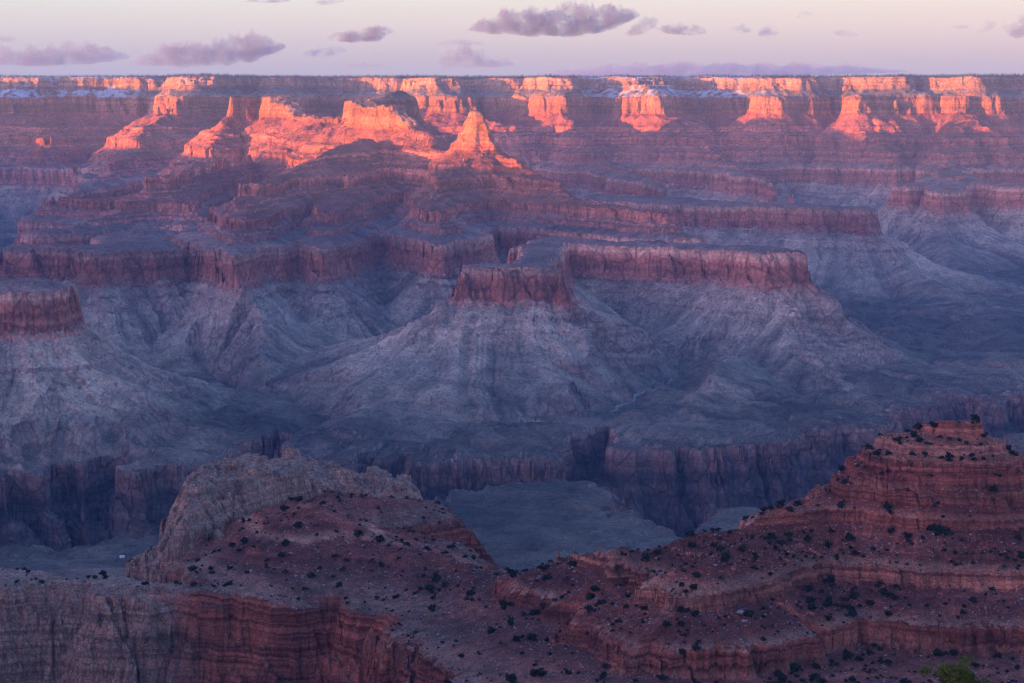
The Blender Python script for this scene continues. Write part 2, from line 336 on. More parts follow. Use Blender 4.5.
def terrain(X, Y, fine=True):
    """heights, strata coordinate, E and label over flat arrays"""
    X = X.astype(float); Y = Y.astype(float)
    far = ss(Y, 2800, 5200); vfar = ss(Y, 8000, 14000)
    wx, wy = warp(X, Y)
    if not isinstance(RIDGES[0], list): pin_all()
    base = 230 + 55 * fbm(X, Y, 900, 4, 31) + 60 * ss(Y, 5000, 9000)
    E = base.copy(); lab = np.zeros(X.shape, np.int16)
    Ef = np.full(X.shape, -1e4); labf = np.full(X.shape, L["fg_hill"], np.int16)
    Ec = np.full(X.shape, -1e4); Eh = np.full(X.shape, -1e4); Ep = np.full(X.shape, -1e4); G = np.full(X.shape, .5)
    for lb, pts, k, gul, P in RIDGES:
        reach = (pts[:, 2].max() - 0) / k + pts[:, 3].max()
        idx = np.nonzero((X > pts[:, 0].min() - reach) & (X < pts[:, 0].max() + reach) & (Y > pts[:, 1].min() - reach) & (Y < pts[:, 1].max() + reach))[0]
        if not len(idx): continue
        x, y = wx[idx], wy[idx]
        e, fx, fy, dd = seg_field(x, y, pts, k)
        tgt = {'main': E, 'fg': Ef, 'crag': Ec, 'hill': Eh, 'peak': Ep}[P]
        keep = e > np.maximum(tgt[idx], 0) - 60
        idx, x, y, e, fx, fy, dd = idx[keep], x[keep], y[keep], e[keep], fx[keep], fy[keep], dd[keep]
        if not len(idx): continue
        ux, uy = x - fx, y - fy; n = np.hypot(ux, uy) + 1e-6; ux /= n; uy /= n
        R0 = 420 if P == 'main' else 130
        la, lb2 = (170., 62.) if P == 'main' else (48., 19.)
        qx, qy = fx + ux * R0, fy + uy * R0
        # drainage lines run straight down the slope
        if P == 'main':
            g = 1.3 * np.abs(pn(qx / 420, qy / 420, 40)) + .9 * np.abs(pn(qx / 170, qy / 170, 41)) + .50 * np.abs(pn(qx / 66, qy / 66, 42)) + .25 * np.abs(pn(qx / 27, qy / 27, 43))
            amp = np.minimum(dd * 0.20, 110) * gul
            e = e - amp * (.9 - g)
        else:
            g = 1.1 * np.abs(pn(qx / 75, qy / 75, 40)) + .7 * np.abs(pn(qx / 30, qy / 30, 41)) + .35 * np.abs(pn(qx / 12, qy / 12, 42))
            e = e - np.minimum(dd * .22, 24) * gul * (.55 - g)
        m = e > tgt[idx]
        ii = idx[m]; tgt[ii] = e[m]; G[ii] = np.clip(g[m] * np.clip(dd[m] / 150, 0, 1) + .5 * (1 - np.clip(dd[m] / 150, 0, 1)), 0, 1.5)
        if P == 'main': lab[ii] = lb
    # alcoves and flutes of the cliffs
    grad = (prof(PROF, E + 12) - prof(PROF, E - 12)) / 24.
    steep = ss(grad, .7, 2.0)                             # blocks and flutes only where the rock stands steep
    sh = E * .05                                          # beds differ from one another
    fl = np.abs(pn(X / 38 + sh, Y / 38 - sh, 51)) * 16 + np.abs(pn(X / 85 + sh * .4, Y / 85, 52)) * 22 - 11
    blk = 30 * cells(X / 55 + sh * .5, Y / 55, 54) + 12 * cells(X / 20 + sh, Y / 20 + sh, 58) - 21
    calm = 1 - .9 * (lab == L["temple_butte"]) * ss(E, 1640, 1690) - .95 * (lab == L["mesa"]) * ss(E, 1050, 1070)
    E = E + ((fl * .7 + blk) * (.12 + .88 * steep) * ss(E, 850, 1010) + vfar * 18 * pn(X / 160, Y / 160, 53) + 7 * fbm(X, Y, 60, 3, 55)) * calm
    for pts, k in CUTS:
        reach = 1300
        idx = np.nonzero((X > pts[:, 0].min() - reach) & (X < pts[:, 0].max() + reach) & (Y > pts[:, 1].min() - reach) & (Y < pts[:, 1].max() + reach))[0]
        if not len(idx): continue
        q = pts.copy(); q[:, 2] *= -1
        e, fx, fy, dd = seg_field(wx[idx] + 28 * pn(X[idx] / 120, Y[idx] / 120, 61), wy[idx] + 28 * pn(X[idx] / 120, Y[idx] / 120, 62), q, k)
        ux, uy = wx[idx] - fx, wy[idx] - fy; n = np.hypot(ux, uy) + 1e-6
        qx, qy = fx + ux / n * 250, fy + uy / n * 250
        g = np.abs(pn(qx / 380, qy / 380, 65)) * 1.9 + .8 * np.abs(pn(qx / 160, qy / 160, 70)) + np.abs(pn(qx / 95, qy / 95, 63)) * .8 + .45 * np.abs(pn(qx / 38, qy / 38, 64)) - 0.75
        e = -e - np.minimum(dd * .7, 165) * (g - .2) * 1.2
        if k < 1.2: e = e + 120 * pn(X[idx] / 520, Y[idx] / 520, 161) + 60 * pn(X[idx] / 190, Y[idx] / 190, 162)
        if k < 1.2: e = np.where(e > 40, 40 + (e - 40) * 5, e)      # the river only cuts up to the bench
        m = e < E[idx]
        E[idx[m]] = e[m]
    sh = E * .02
    E = E + (40 * cells(X / 65 + sh, Y / 65, 66) + 18 * cells(X / 26 + sh, Y / 26 + sh, 67) - 29 + 26 * fbm(X + 3 * E, Y, 110, 4, 68)) * ss(-E, -60, 10)
    lab[(E < 0)] = L["inner_gorge"]
    lab[(E >= 0) & (E < 400)] = L["canyon_floor"]
    dz = dip(Y)
    wsm = np.clip(.08 + .6 * fbm(X, Y, 420, 3, 57), 0, .55) * (.5 + .5 * ss(E, 1080, 1140) + .5 * (1 - ss(E, 1005, 1030))) * (1 - ss(E, 1640, 1690)) * ss(E, 400, 700) + np.clip(.3 + .9 * fbm(X, Y, 300, 3, 69), 0, .85) * (1 - ss(E, 60, 120)) * ss(E, -900, -700)
    Pz = prof(PROF, E); Pz = Pz + wsm * (prof(PROF_S, E) - Pz)
    strat = Pz.copy()
    Pz = Pz + ss(E, 500, 1000) * (9 * fbm(X, Y, 330, 4, 98) + 3 * fbm(X, Y, 40, 3, 99))
    z = Pz + dz
    pk = np.nonzero(Ep > 1500)[0]
    if len(pk):
        zp = prof(PEAK, Ep[pk] + 7 * fbm(X[pk], Y[pk], 45, 3, 59))
        m = zp > z[pk]; z[pk[m]] = zp[m]; strat[pk[m]] = np.maximum(strat[pk[m]], np.minimum(zp[m] + 40, 30)); lab[pk[m]] = L["temple_butte"]
    # foreground
    near = Y < 3600
    if near.any():
        i = np.nonzero(near)[0]
        xi, yi = X[i], Y[i]; pxi = 512 + FPX * xi / yi
        gf = ss((prof(FGP, Ef[i] + 4) - prof(FGP, Ef[i] - 4)) / 8., .7, 1.8)
        s1 = Ef[i] * .06
        ff = 8.0 * fbm(xi, yi, 70, 4, 71) + (.15 + .85 * gf) * (3 * np.abs(pn(xi / 19 + s1, yi / 19, 72)) + 12 * cells(xi / 24 + s1, yi / 24, 74) + 7 * cells(xi / 9 + s1, yi / 9 - s1, 76) - 11) * (1 - .75 * ss(Ef[i], 1285, 1306))
        e1 = Ef[i] + ff
        wf = np.clip(.15 + 1.0 * fbm(xi, yi, 110, 3, 58), 0, .8) * ss(e1, 1080, 1100) * (1 - ss(e1, 1225, 1236))
        wf = np.maximum(wf, .92 * (1 - ss(e1, 1104, 1138)) * (1 - ss(pxi, 640, 705)) * ss(e1, 1010, 1060))
        rough = 1.1 * fbm(X[i], Y[i], 12, 4, 73, .6) + 1.5 * pn(X[i] / 34, Y[i] / 34, 75)
        zf = prof(FGP, e1); zf = zf + wf * (prof(FGP_S, e1) - zf)
        zf = zf + np.clip((e1 - 1066) / 20, 0, 1) * rough
        gh = ss(-Eh[i], -1078, -1062); s3 = Eh[i] * .05
        e3 = Eh[i] + 7 * fbm(xi, yi, 80, 4, 77) + gh * (7 * np.abs(pn(xi / 60 + s3, yi / 60, 78)) + 10 * cells(xi / 33 + s3, yi / 33, 79) + 5 * cells(xi / 11 + s3, yi / 11 + s3, 80) - 12)
        wh = np.clip(.25 + 1.2 * fbm(xi, yi, 75, 3, 60), 0, .95) * (1 - ss(e3, 1066, 1080))
        wh = np.maximum(wh, .97 * ss(yi, 2230, 2300) * (1 - ss(e3, 1066, 1080)))
        zh = prof(HILL, e3); zh = zh + wh * (prof(HILL_S, e3) - zh); zh = zh + np.clip((e3 - 1060) / 15, 0, 1) * rough * .9
        s2 = Ec[i] * .05
        fc = 26 * cells(xi / 44 + s2, yi / 44, 85) + 12 * cells(xi / 14 + s2, yi / 14 - s2, 86) - 20 + 11 * fbm(X[i], Y[i], 85, 5, 81) + 7 * np.abs(pn(X[i] / 17, Y[i] / 17, 82)) - 3
        fc = fc + 34 * np.abs(pn(xi / 62 + s2 * .5, yi / 62, 89)) - 13
        e2 = Ec[i] + fc * np.clip(1.35 - (Ec[i] - 1000) / 75, .5, 1.1)
        zoff = np.interp(pxi, [t[0] for t in CRAG_TOP], [W(*t)[2] + 441 for t in CRAG_TOP])
        zc = prof(CRAG, e2) + zoff * ss(e2, 900, 1040) + 1.5 * fbm(X[i], Y[i], 14, 3, 83) + (15 * cells(xi / 34, yi / 34, 87) + 7 * cells(xi / 12, yi / 12, 88) - 11 + 5 * fbm(xi, yi, 55, 3, 84)) * ss(e2, 1040, 1062)
        zz = z[i]; st = strat[i]; lb = lab[i]; ee = E[i]
        m = zf > zz; zz[m] = zf[m]; st[m] = np.maximum(zf[m], -500); lb[m] = L['fg_ridge']; ee[m] = e1[m]
        m = zh > zz; zz[m] = zh[m]; st[m] = zh[m]; lb[m] = L['fg_hill']; ee[m] = e3[m]
        m = zc > zz; zz[m] = zc[m]; st[m] = zc[m] - 60; lb[m] = L["fg_crag"]; ee[m] = e2[m]
        z[i] = zz; strat[i] = st; lab[i] = lb; E[i] = ee
    z = z + far * (.9 + 1.7 * ss(E, 400, 900)) * fbm(X, Y, 34, 3, 95, .7) * (1 - .5 * (E < 0))
    # small unevenness of the floor
    flo = ss(E, 10, 60) * (1 - ss(E, 420, 700)) * ss(Y, 2600, 3400) * (.45 + .55 * ss(Y, 4500, 5100))
    for la, am, sd in ((620, 26, 92), (260, 13, 93), (110, 6, 94)):
        n = np.abs(pn((X + 60 * pn(X / 300, Y / 300, 96)) / la, (Y + 60 * pn(X / 300, Y / 300, 97)) / la, sd))
        z = z - flo * am * np.exp(-(n / .11) ** 2) - flo * am * .5 * (1 - np.minimum(1, n * 2.2))
    z = z + ss(E, 0, 40) * (1 - ss(E, 420, 900)) * (2.0 * fbm(X, Y, 140, 4, 91))
    return z, strat, G, lab

# ------------------------------------------------------------------ materials
def nodes(name):
    m = bpy.data.materials.new(name); m.use_nodes = True
    nt = m.node_tree; b = nt.nodes["Principled BSDF"]
    b.inputs["Roughness"].default_value = 0.95
    b.inputs["Specular IOR Level"].default_value = 0.1
    return m, nt.nodes, nt.links, b

def simple(name, col, var=0.25, scale=3.0):
    m, N, K, b = nodes(name)
    t = N.new("ShaderNodeTexNoise"); t.inputs["Scale"].default_value = scale; t.inputs["Detail"].default_value = 4
    r = N.new("ShaderNodeValToRGB")
    r.color_ramp.elements[0].position = 0.3; r.color_ramp.elements[1].position = 0.7
    r.color_ramp.elements[0].color = (*[c * (1 - var) for c in col], 1)
    r.color_ramp.elements[1].color = (*[c * (1 + var) for c in col], 1)
    g = N.new("ShaderNodeNewGeometry")
    K.new(g.outputs["Position"], t.inputs["Vector"])
    K.new(t.outputs["Fac"], r.inputs[0]); K.new(r.outputs[0], b.inputs["Base Color"])
    return m

def rock(name, cliff, slope, zlo, zhi, nscale, band, snow=False, lo=0.52, hi=0.74, bump=6.0, speck=None, stone_col=(.40, .31, .28), bed_lo=(.68, .66, .66), bed_hi=(1.28, 1.24, 1.20)):
    """layered rock: colour by height in the strata, one set for cliffs and one for rubble slopes"""
    m, N, K, b = nodes(name)
    def node(t, **kw):
        n = N.new(t)
        for k, v in kw.items(): setattr(n, k, v)
        return n
    def noise(vec, scale, detail=5, rough=.6):
        t = node("ShaderNodeTexNoise"); t.inputs["Scale"].default_value = scale
        t.inputs["Detail"].default_value = detail; t.inputs["Roughness"].default_value = rough
        K.new(vec, t.inputs["Vector"]); return t.outputs["Fac"]
    def math_(op, a, b_=None, c=None):
        n = node("ShaderNodeMath", operation=op)
        for i, v in enumerate((a, b_, c)):
            if v is None: continue
            if isinstance(v, (int, float)): n.inputs[i].default_value = v
            else: K.new(v, n.inputs[i])
        return n.outputs[0]
    def rng(v, a, b_, c=0, d_=1, smooth=True):
        n = node("ShaderNodeMapRange")
        if smooth: n.interpolation_type = 'SMOOTHSTEP'
        for k, q in (("From Min", a), ("From Max", b_), ("To Min", c), ("To Max", d_)): n.inputs[k].default_value = q
        K.new(v, n.inputs["Value"]); return n.outputs[0]
    def mix(f, a, b_, blend='MIX'):
        n = node("ShaderNodeMix", data_type='RGBA', blend_type=blend)
        for i, v in ((0, f), (6, a), (7, b_)):
            if isinstance(v, (int, float)): n.inputs[i].default_value = v
            elif isinstance(v, tuple): n.inputs[i].default_value = (*v, 1)
            else: K.new(v, n.inputs[i])
        return n.outputs[2]
    def cramp(f, stops):
        n = node("ShaderNodeValToRGB"); r = n.color_ramp
        while len(r.elements) < len(stops): r.elements.new(.5)
        for e, (z, c) in zip(r.elements, stops):
            e.position = min(1, max(0, (z - zlo) / (zhi - zlo))); e.color = (*c, 1)
        K.new(f, n.inputs[0]); return n.outputs[0]
    geo = node("ShaderNodeNewGeometry")
    P = geo.outputs["Position"]
    st = node("ShaderNodeAttribute", attribute_name="strat").outputs["Fac"]
    sx = node("ShaderNodeSeparateXYZ"); K.new(geo.outputs["True Normal"], sx.inputs[0])
    big = noise(P, nscale * .12, 4); mid = noise(P, nscale, 8, .68)
    wob = math_('MULTIPLY_ADD', math_('SUBTRACT', mid, .5), band * 1.4, st)
    f = rng(wob, zlo, zhi, smooth=False)
    cc = cramp(f, cliff); sc = cramp(f, slope)
    # thin beds
    bed = node("ShaderNodeCombineXYZ")
    K.new(math_('MULTIPLY', wob, 1.0 / band), bed.inputs[2])
    bx = node("ShaderNodeVectorMath", operation='MULTIPLY'); K.new(P, bx.inputs[0]); bx.inputs[1].default_value = (nscale * .04, nscale * .04, 0)
    bv = node("ShaderNodeVectorMath", operation='ADD'); K.new(bx.outputs[0], bv.inputs[0]); K.new(bed.outputs[0], bv.inputs[1])
    beds = noise(bv.outputs[0], 1.0, 3, .65)
    # streaks down the cliff faces
    sv = node("ShaderNodeVectorMath", operation='MULTIPLY'); K.new(P, sv.inputs[0]); sv.inputs[1].default_value = (nscale * 1.5, nscale * 1.5, nscale * .30)
    streak = noise(sv.outputs[0], 1.0, 5, .65)
    cc = mix(1.0, cc, mix(rng(beds, .32, .68), bed_lo, bed_hi), 'MULTIPLY')
    cc = mix(1.0, cc, mix(rng(streak, .3, .7), (.80, .78, .78), (1.18, 1.18, 1.18)), 'MULTIPLY')
    sc = mix(1.0, sc, mix(rng(mid, .3, .7), (.68, .68, .70), (1.30, 1.28, 1.26)), 'MULTIPLY')
    sc = mix(1.0, sc, mix(rng(big, .35, .65), (.78, .82, .86), (1.22, 1.16, 1.12)), 'MULTIPLY')
    sc = mix(.06 if snow else .25, sc, mix(1.0, sc, mix(rng(beds, .35, .65), (.6, .58, .58), (1.4, 1.36, 1.34)), 'MULTIPLY'))
    if speck:
        vo = node("ShaderNodeTexVoronoi"); vo.inputs["Scale"].default_value = speck; vo.inputs["Randomness"].default_value = 1
        K.new(P, vo.inputs["Vector"])
        sepc = node("ShaderNodeSeparateColor"); K.new(vo.outputs["Color"], sepc.inputs[0])
        stone = math_('MULTIPLY', math_('LESS_THAN', vo.outputs["Distance"], math_('MULTIPLY', sepc.outputs[2], .42)), math_('GREATER_THAN', math_('ADD', sepc.outputs[0], math_('MULTIPLY', math_('SUBTRACT', big, .5), 2.4)), .84))
        sc = mix(math_('MULTIPLY', stone, .8), sc, stone_col)
        dark = math_('MULTIPLY', math_('LESS_THAN', vo.outputs["Distance"], .40), math_('GREATER_THAN', sepc.outputs[1], .80))
        sc = mix(math_('MULTIPLY', dark, .7), sc, (.035, .035, .03))
    wa = node("ShaderNodeAttribute", attribute_name="wash").outputs["Fac"]
    sc = mix(1.0, sc, mix(rng(math_('MULTIPLY_ADD', math_('SUBTRACT', mid, .5), .45, wa), .10, 1.1), (.56, .58, .60), (1.26, 1.22, 1.16)), 'MULTIPLY')
    fine = noise(P, nscale * 7, 4, .7)
    sc = mix(1.0, sc, mix(rng(fine, .32, .68), (.80, .80, .81) if snow else (.70, .70, .71), (1.30, 1.29, 1.28) if snow else (1.50, 1.48, 1.45)), 'MULTIPLY')
    cc = mix(1.0, cc, mix(rng(fine, .32, .68), (.74, .73, .73), (1.24, 1.23, 1.22)), 'MULTIPLY')
    cc = mix(1.0, cc, mix(rng(big, .36, .64), (.72, .74, .78), (1.30, 1.24, 1.20)), 'MULTIPLY')
    def joints(sxy, sz, w):
        jv = node("ShaderNodeVectorMath", operation='MULTIPLY'); jv.inputs[1].default_value = (sxy, sxy, sz)
        wv = node("ShaderNodeVectorMath", operation='MULTIPLY_ADD'); K.new(nz.outputs["Color"], wv.inputs[0]); wv.inputs[1].default_value = (14 / (nscale * 90),) * 3; K.new(P, wv.inputs[2])
        K.new(wv.outputs[0], jv.inputs[0])
        jn = node("ShaderNodeTexVoronoi", feature='DISTANCE_TO_EDGE'); jn.inputs["Scale"].default_value = 1.0
        K.new(jv.outputs[0], jn.inputs["Vector"])
        return rng(jn.outputs["Distance"], 0, w)
    nz = node("ShaderNodeTexNoise"); nz.inputs["Scale"].default_value = nscale * 2; K.new(P, nz.inputs["Vector"])
    j1 = joints(nscale * 1.5, nscale * 1.0, .07)
    j2 = joints(nscale * 4.5, nscale * 3.2, .09)
    jj = math_('MULTIPLY', j1, math_('MULTIPLY_ADD', j2, .5, .5))
    cc = mix(1.0, cc, mix(jj, (.78, .75, .76), (1.24, 1.24, 1.24)), 'MULTIPLY')
    slopef = rng(math_('MULTIPLY_ADD', math_('SUBTRACT', mid, .5), .24, sx.outputs["Z"]), lo, hi)
    col = mix(slopef, cc, sc)
    tan = node("ShaderNodeAttribute", attribute_name="pale").outputs["Fac"]
    pale = mix(1.0, mix(.75, col, mix(rng(streak, .3, .7), (.20, .125, .088), (.42, .275, .19))), mix(rng(beds, .3, .7), (.75, .75, .75), (1.2, 1.2, 1.2)), 'MULTIPLY')
    pale = mix(1.0, pale, mix(jj, (.66, .63, .64), (1.22, 1.22, 1.22)), 'MULTIPLY')
    pale = mix(1.0, pale, mix(rng(fine, .3, .7), (.66, .66, .68), (1.3, 1.3, 1.28)), 'MULTIPLY')
    col = mix(tan, col, pale)
    if snow:
        sn = node("ShaderNodeAttribute", attribute_name="snow").outputs["Fac"]
        s1 = rng(math_('ADD', math_('MULTIPLY', noise(P, .012, 5, .7), 1.0), math_('MULTIPLY_ADD', sx.outputs["Z"], .30, -.2)), .44, .60)
        col = mix(math_('MULTIPLY', s1, sn), col, (.46, .46, .50))
    K.new(col, b.inputs["Base Color"])
    bm = node("ShaderNodeBump"); bm.inputs["Strength"].default_value = .8; bm.inputs["Distance"].default_value = bump
    h = math_('ADD', math_('MULTIPLY', jj, .5), math_('ADD', math_('ADD', mid, math_('MULTIPLY', beds, .7)), math_('MULTIPLY', streak, .5)))
    K.new(h, bm.inputs["Height"]); K.new(bm.outputs[0], b.inputs["Normal"])
    return m

M_FAR = rock("layered_canyon_rock",
    cliff=[(-1400, (.055, .045, .045)), (-965, (.075, .055, .05)), (-935, (.15, .085, .07)), (-900, (.17, .11, .09)), (-890, (.16, .12, .10)), (-700, (.27, .19, .15)), (-640, (.28, .17, .13)),
           (-615, (.29, .105, .075)), (-535, (.32, .11, .075)), (-522, (.42, .21, .15)), (-508, (.38, .18, .125)), (-485, (.34, .125, .088)), (-400, (.36, .12, .08)), (-300, (.40, .13, .085)), (-210, (.38, .12, .075)),
           (-115, (.36, .11, .065)), (-95, (.27, .115, .062)), (12, (.29, .125, .07)), (40, (.22, .13, .09)), (95, (.26, .14, .09)), (140, (.30, .17, .11)), (180, (.26, .17, .12))],
    slope=[(-1400, (.06, .052, .052)), (-950, (.085, .07, .065)), (-897, (.105, .085, .068)), (-868, (.115, .096, .074)), (-842, (.185, .148, .11)), (-760, (.29, .22, .163)), (-660, (.31, .22, .163)),
           (-510, (.25, .15, .12)), (-480, (.21, .13, .105)), (-400, (.225, .094, .069)), (-210, (.24, .086, .06)),
           (-115, (.28, .095, .065)), (-60, (.34, .20, .14)), (20, (.20, .14, .10)), (40, (.10, .08, .06)), (90, (.09, .075, .055)), (165, (.09, .075, .055)), (185, (.045, .042, .03))],
    zlo=-1400, zhi=200, nscale=.011, band=26, snow=True, bump=7.0, speck=.15, stone_col=(.23, .18, .14))
M_NEAR = rock("red_ledge_rock",
    cliff=[(-700, (0.161, 0.086, 0.062)), (-655, (0.161, 0.054, 0.038)), (-525, (0.202, 0.061, 0.038)), (-500, (0.194, 0.072, 0.048)), (-480, (0.248, 0.069, 0.044)), (-455, (0.276, 0.098, 0.060)), (-440, (0.276, 0.098, 0.064)), (-400, (0.239, 0.062, 0.036)), (-382, (0.276, 0.098, 0.064)), (-368, (0.202, 0.048, 0.032)), (-350, (0.276, 0.106, 0.072)), (-318, (0.239, 0.069, 0.044))],
    slope=[(-700, (0.171, 0.117, 0.086)), (-560, (0.162, 0.082, 0.061)), (-518, (0.209, 0.119, 0.086)), (-510, (0.196, 0.102, 0.072)), (-499, (0.192, 0.065, 0.045)), (-484, (0.184, 0.059, 0.043)), (-481, (0.410, 0.194, 0.124)), (-478, (0.342, 0.156, 0.103)), (-474, (0.184, 0.059, 0.043)), (-449, (0.179, 0.054, 0.038)), (-445, (0.461, 0.207, 0.124)), (-441, (0.342, 0.149, 0.092)), (-436, (0.171, 0.052, 0.035)), (-410, (0.179, 0.046, 0.030)), (-405, (0.342, 0.143, 0.086)), (-401, (0.205, 0.054, 0.034)), (-370, (0.205, 0.044, 0.028)), (-350, (0.256, 0.091, 0.054)), (-318, (0.222, 0.067, 0.039))],
    zlo=-700, zhi=-300, nscale=.09, band=5.0, lo=.60, hi=.80, bump=1.3, speck=.45, bed_lo=(.46, .42, .42), bed_hi=(1.55, 1.52, 1.46))

# ------------------------------------------------------------------ terrain meshes
def rows():
    out, y = [], 1180.0
    while y < 17600:
        out.append(y)
        s = np.interp(y, [1180, 1500, 2300, 2700, 3600, 4400, 7500, 10000, 13000, 16000, 17600], [3.0, 1.6, 1.6, 3.5, 7, 6, 6, 8, 9, 9, 40])
        y += s / RES
    return np.array(out)
YR = rows()
UF = np.linspace(-.285, .285, int(1300 * RES))
US = np.linspace(.285, .42, int(60 * RES))[1:]
UU = np.concatenate([-US[::-1], UF, US])
nr, nc = len(YR), len(UU)
Z = np.zeros((nr, nc), np.float32); ST = np.zeros_like(Z); LB = np.zeros((nr, nc), np.int16); EE = np.zeros_like(Z)
for a in range(0, nr, 150):
    yy = YR[a:a + 150]
    X2 = (yy[:, None] * UU[None, :]); Y2 = np.repeat(yy[:, None], nc, 1)
    z, s, e, l = terrain(X2.ravel(), Y2.ravel())
    Z[a:a + len(yy)] = z.reshape(X2.shape); ST[a:a + len(yy)] = s.reshape(X2.shape); LB[a:a + len(yy)] = l.reshape(X2.shape); EE[a:a + len(yy)] = e.reshape(X2.shape)
XX = (YR[:, None] * UU[None, :]).astype(np.float32); YY = np.repeat(YR[:, None], nc, 1).astype(np.float32)
print("terrain grid", nr, nc)

def ground(x, y):
    z, s, e, l = terrain(np.atleast_1d(np.array(x, float)), np.atleast_1d(np.array(y, float)))
    return z, s, e, l

def snow_mask(x, y, stf_):
    px = 512 + FPX * x / np.maximum(y, 1)
    a = ss(px, 190, 90) if False else (1 - ss(px, 100, 190))
    b = ss(px, 560, 600) * (1 - ss(px, 735, 790)) * .8
    c = .18
    return np.clip(np.maximum(np.maximum(a, b), c), 0, 1) * ss(y, 11500, 13500) * ss(stf_, -80, 60)

V = np.stack([XX, YY, Z], -1).reshape(-1, 3)
stf = ST.ravel(); sn = snow_mask(V[:, 0], V[:, 1], stf)
px_ = 512 + FPX * V[:, 0] / V[:, 1]
lbv = LB.ravel()
pale = np.where(lbv == L["fg_crag"], .85, 0) + np.where((V[:, 1] < 2400) & (lbv == L["fg_hill"]), (1 - ss(px_ + 40 * pn(V[:, 0] / 40, V[:, 1] / 40, 5), 120, 215)) * .8, 0)
q = np.arange(nr * nc).reshape(nr, nc)
F = np.stack([q[:-1, :-1], q[:-1, 1:], q[1:, 1:], q[1:, :-1]], -1).reshape(-1, 4)
fl = lbv[F[:, 0]]
INFO = {
 "canyon_floor": ("canyon_floor", "grey blue rolling bench at the bottom of the canyon", "canyon floor"),
 "inner_gorge": ("inner_gorge", "dark narrow gorge cut below the grey bench", "gorge"),
 "north_rim": ("canyon_rim", "long flat far rim with pale cliff bands along the skyline", "canyon rim"),
 "temple_butte": ("temple_butte", "red layered massif with a bright orange pointed summit", "butte"),
 "mesa": ("mesa", "flat topped red mesa on grey skirts in the centre", "mesa"),
 "mesa_b": ("mesa", "long red cliff mesa right of the central flat topped mesa", "mesa"),
 "mesa_c": ("mesa", "terraced red butte with a small pointed top left of the temple", "mesa"),
 "mesa_d": ("mesa", "low domed red mesa below the terraced butte at left", "mesa"),
 "mesa_e": ("mesa", "blunt red bastion at the left edge above grey fans", "mesa"),
 "mesa_f": ("mesa", "far hazy mesas and small pyramid in front of the rim at right", "mesa"),
 "spur_a": ("rim_spur", "spur falling from the snowy part of the rim into blue shade", "rim spur"),
 "spur_b": ("rim_spur", "sunlit spur behind and right of the pointed summit", "rim spur"),
 "spur_c": ("rim_spur", "sunlit spur with snow beside its top, right of centre", "rim spur"),
 "spur_d": ("rim_spur", "broad stepped spur at the right end of the far rim", "rim spur"),
 "fg_ridge": ("ledge_ridge", "near red ridge of ledges rising to a stepped butte at right", "ridge"),
 "fg_crag": ("limestone_crag", "pale tan crag behind the near red hill", "crag"),
 "fg_hill": ("red_hill", "near red hill with shrubs above a red cliff", "hill"),
}
for lb, name in enumerate(LABELS):
    f = F[fl == lb]
    if not len(f): continue
    vid, invx = np.unique(f, return_inverse=True)
    nm, lab_, cat = INFO[name]
    o = mesh_np(nm, V[vid], invx.reshape(-1, 4), M_NEAR if name.startswith("fg_") else M_FAR)
    attr(o, "strat", stf[vid]); attr(o, "wash", EE.ravel()[vid]); attr(o, "snow", sn[vid]); attr(o, "pale", pale[vid])
    tag(o, lab_, cat, 'structure')

# unseen rim land added west of the view, shaped to cast the evening shadow
def west():
    xs = np.arange(-22000, 1, 110.); ys = np.arange(-15000, 20500, 125.)
    gx, gy = np.meshgrid(xs, ys)
    d_rim = np.minimum(gx * 0 + 1e9, 0)
    fxy = (gx + 0.36 * np.maximum(gy, 0))                     # distance left of the view's edge
    edge = -700 - 900 * fbm(gx, gy, 2600, 3, 201) - fxy
    E = 700 + edge * .55
    E = np.maximum(E, 2000 - np.maximum(0, gx + 1150 + 250 * fbm(gx, gy, 1300, 3, 221)) * 1.6 - np.maximum(0, gy - 1500) * 1.4)  # near wall added to block the western glow from the foreground
    zt = prof(PROF, np.clip(E, 300, 2000)) + WEST_LIFT(gx, gy)
    q = np.arange(gx.size).reshape(gx.shape)
    F = np.stack([q[:-1, :-1], q[:-1, 1:], q[1:, 1:], q[1:, :-1]], -1).reshape(-1, 4)
    inner = gx + .405 * np.maximum(gy, 1180)
    keep = (inner.ravel()[F] < 0).all(1)
    zt = np.where(inner > -260, -1450., zt)           # shut the seam with the seen land
    F = F[keep]; vid, iv = np.unique(F, return_inverse=True)
    Vw = np.stack([gx, gy, zt], -1).reshape(-1, 3)[vid]
    o = mesh_np("west_shadow_rim", Vw, iv.reshape(-1, 4), M_FAR)
    attr(o, "strat", zt.ravel()[vid]); attr(o, "snow", np.zeros(len(vid))); attr(o, "pale", np.zeros(len(vid)))
    tag(o, "unseen plateau rim left of the view, added to cast the evening shadow", "canyon rim", 'structure')
def WEST_LIFT(x, y):
    return -215 + 55 * fbm(x, y, 3000, 3, 211) + 330 * ss(y, 14000, 15000)  # height tuned to set where the shadow line falls
west()

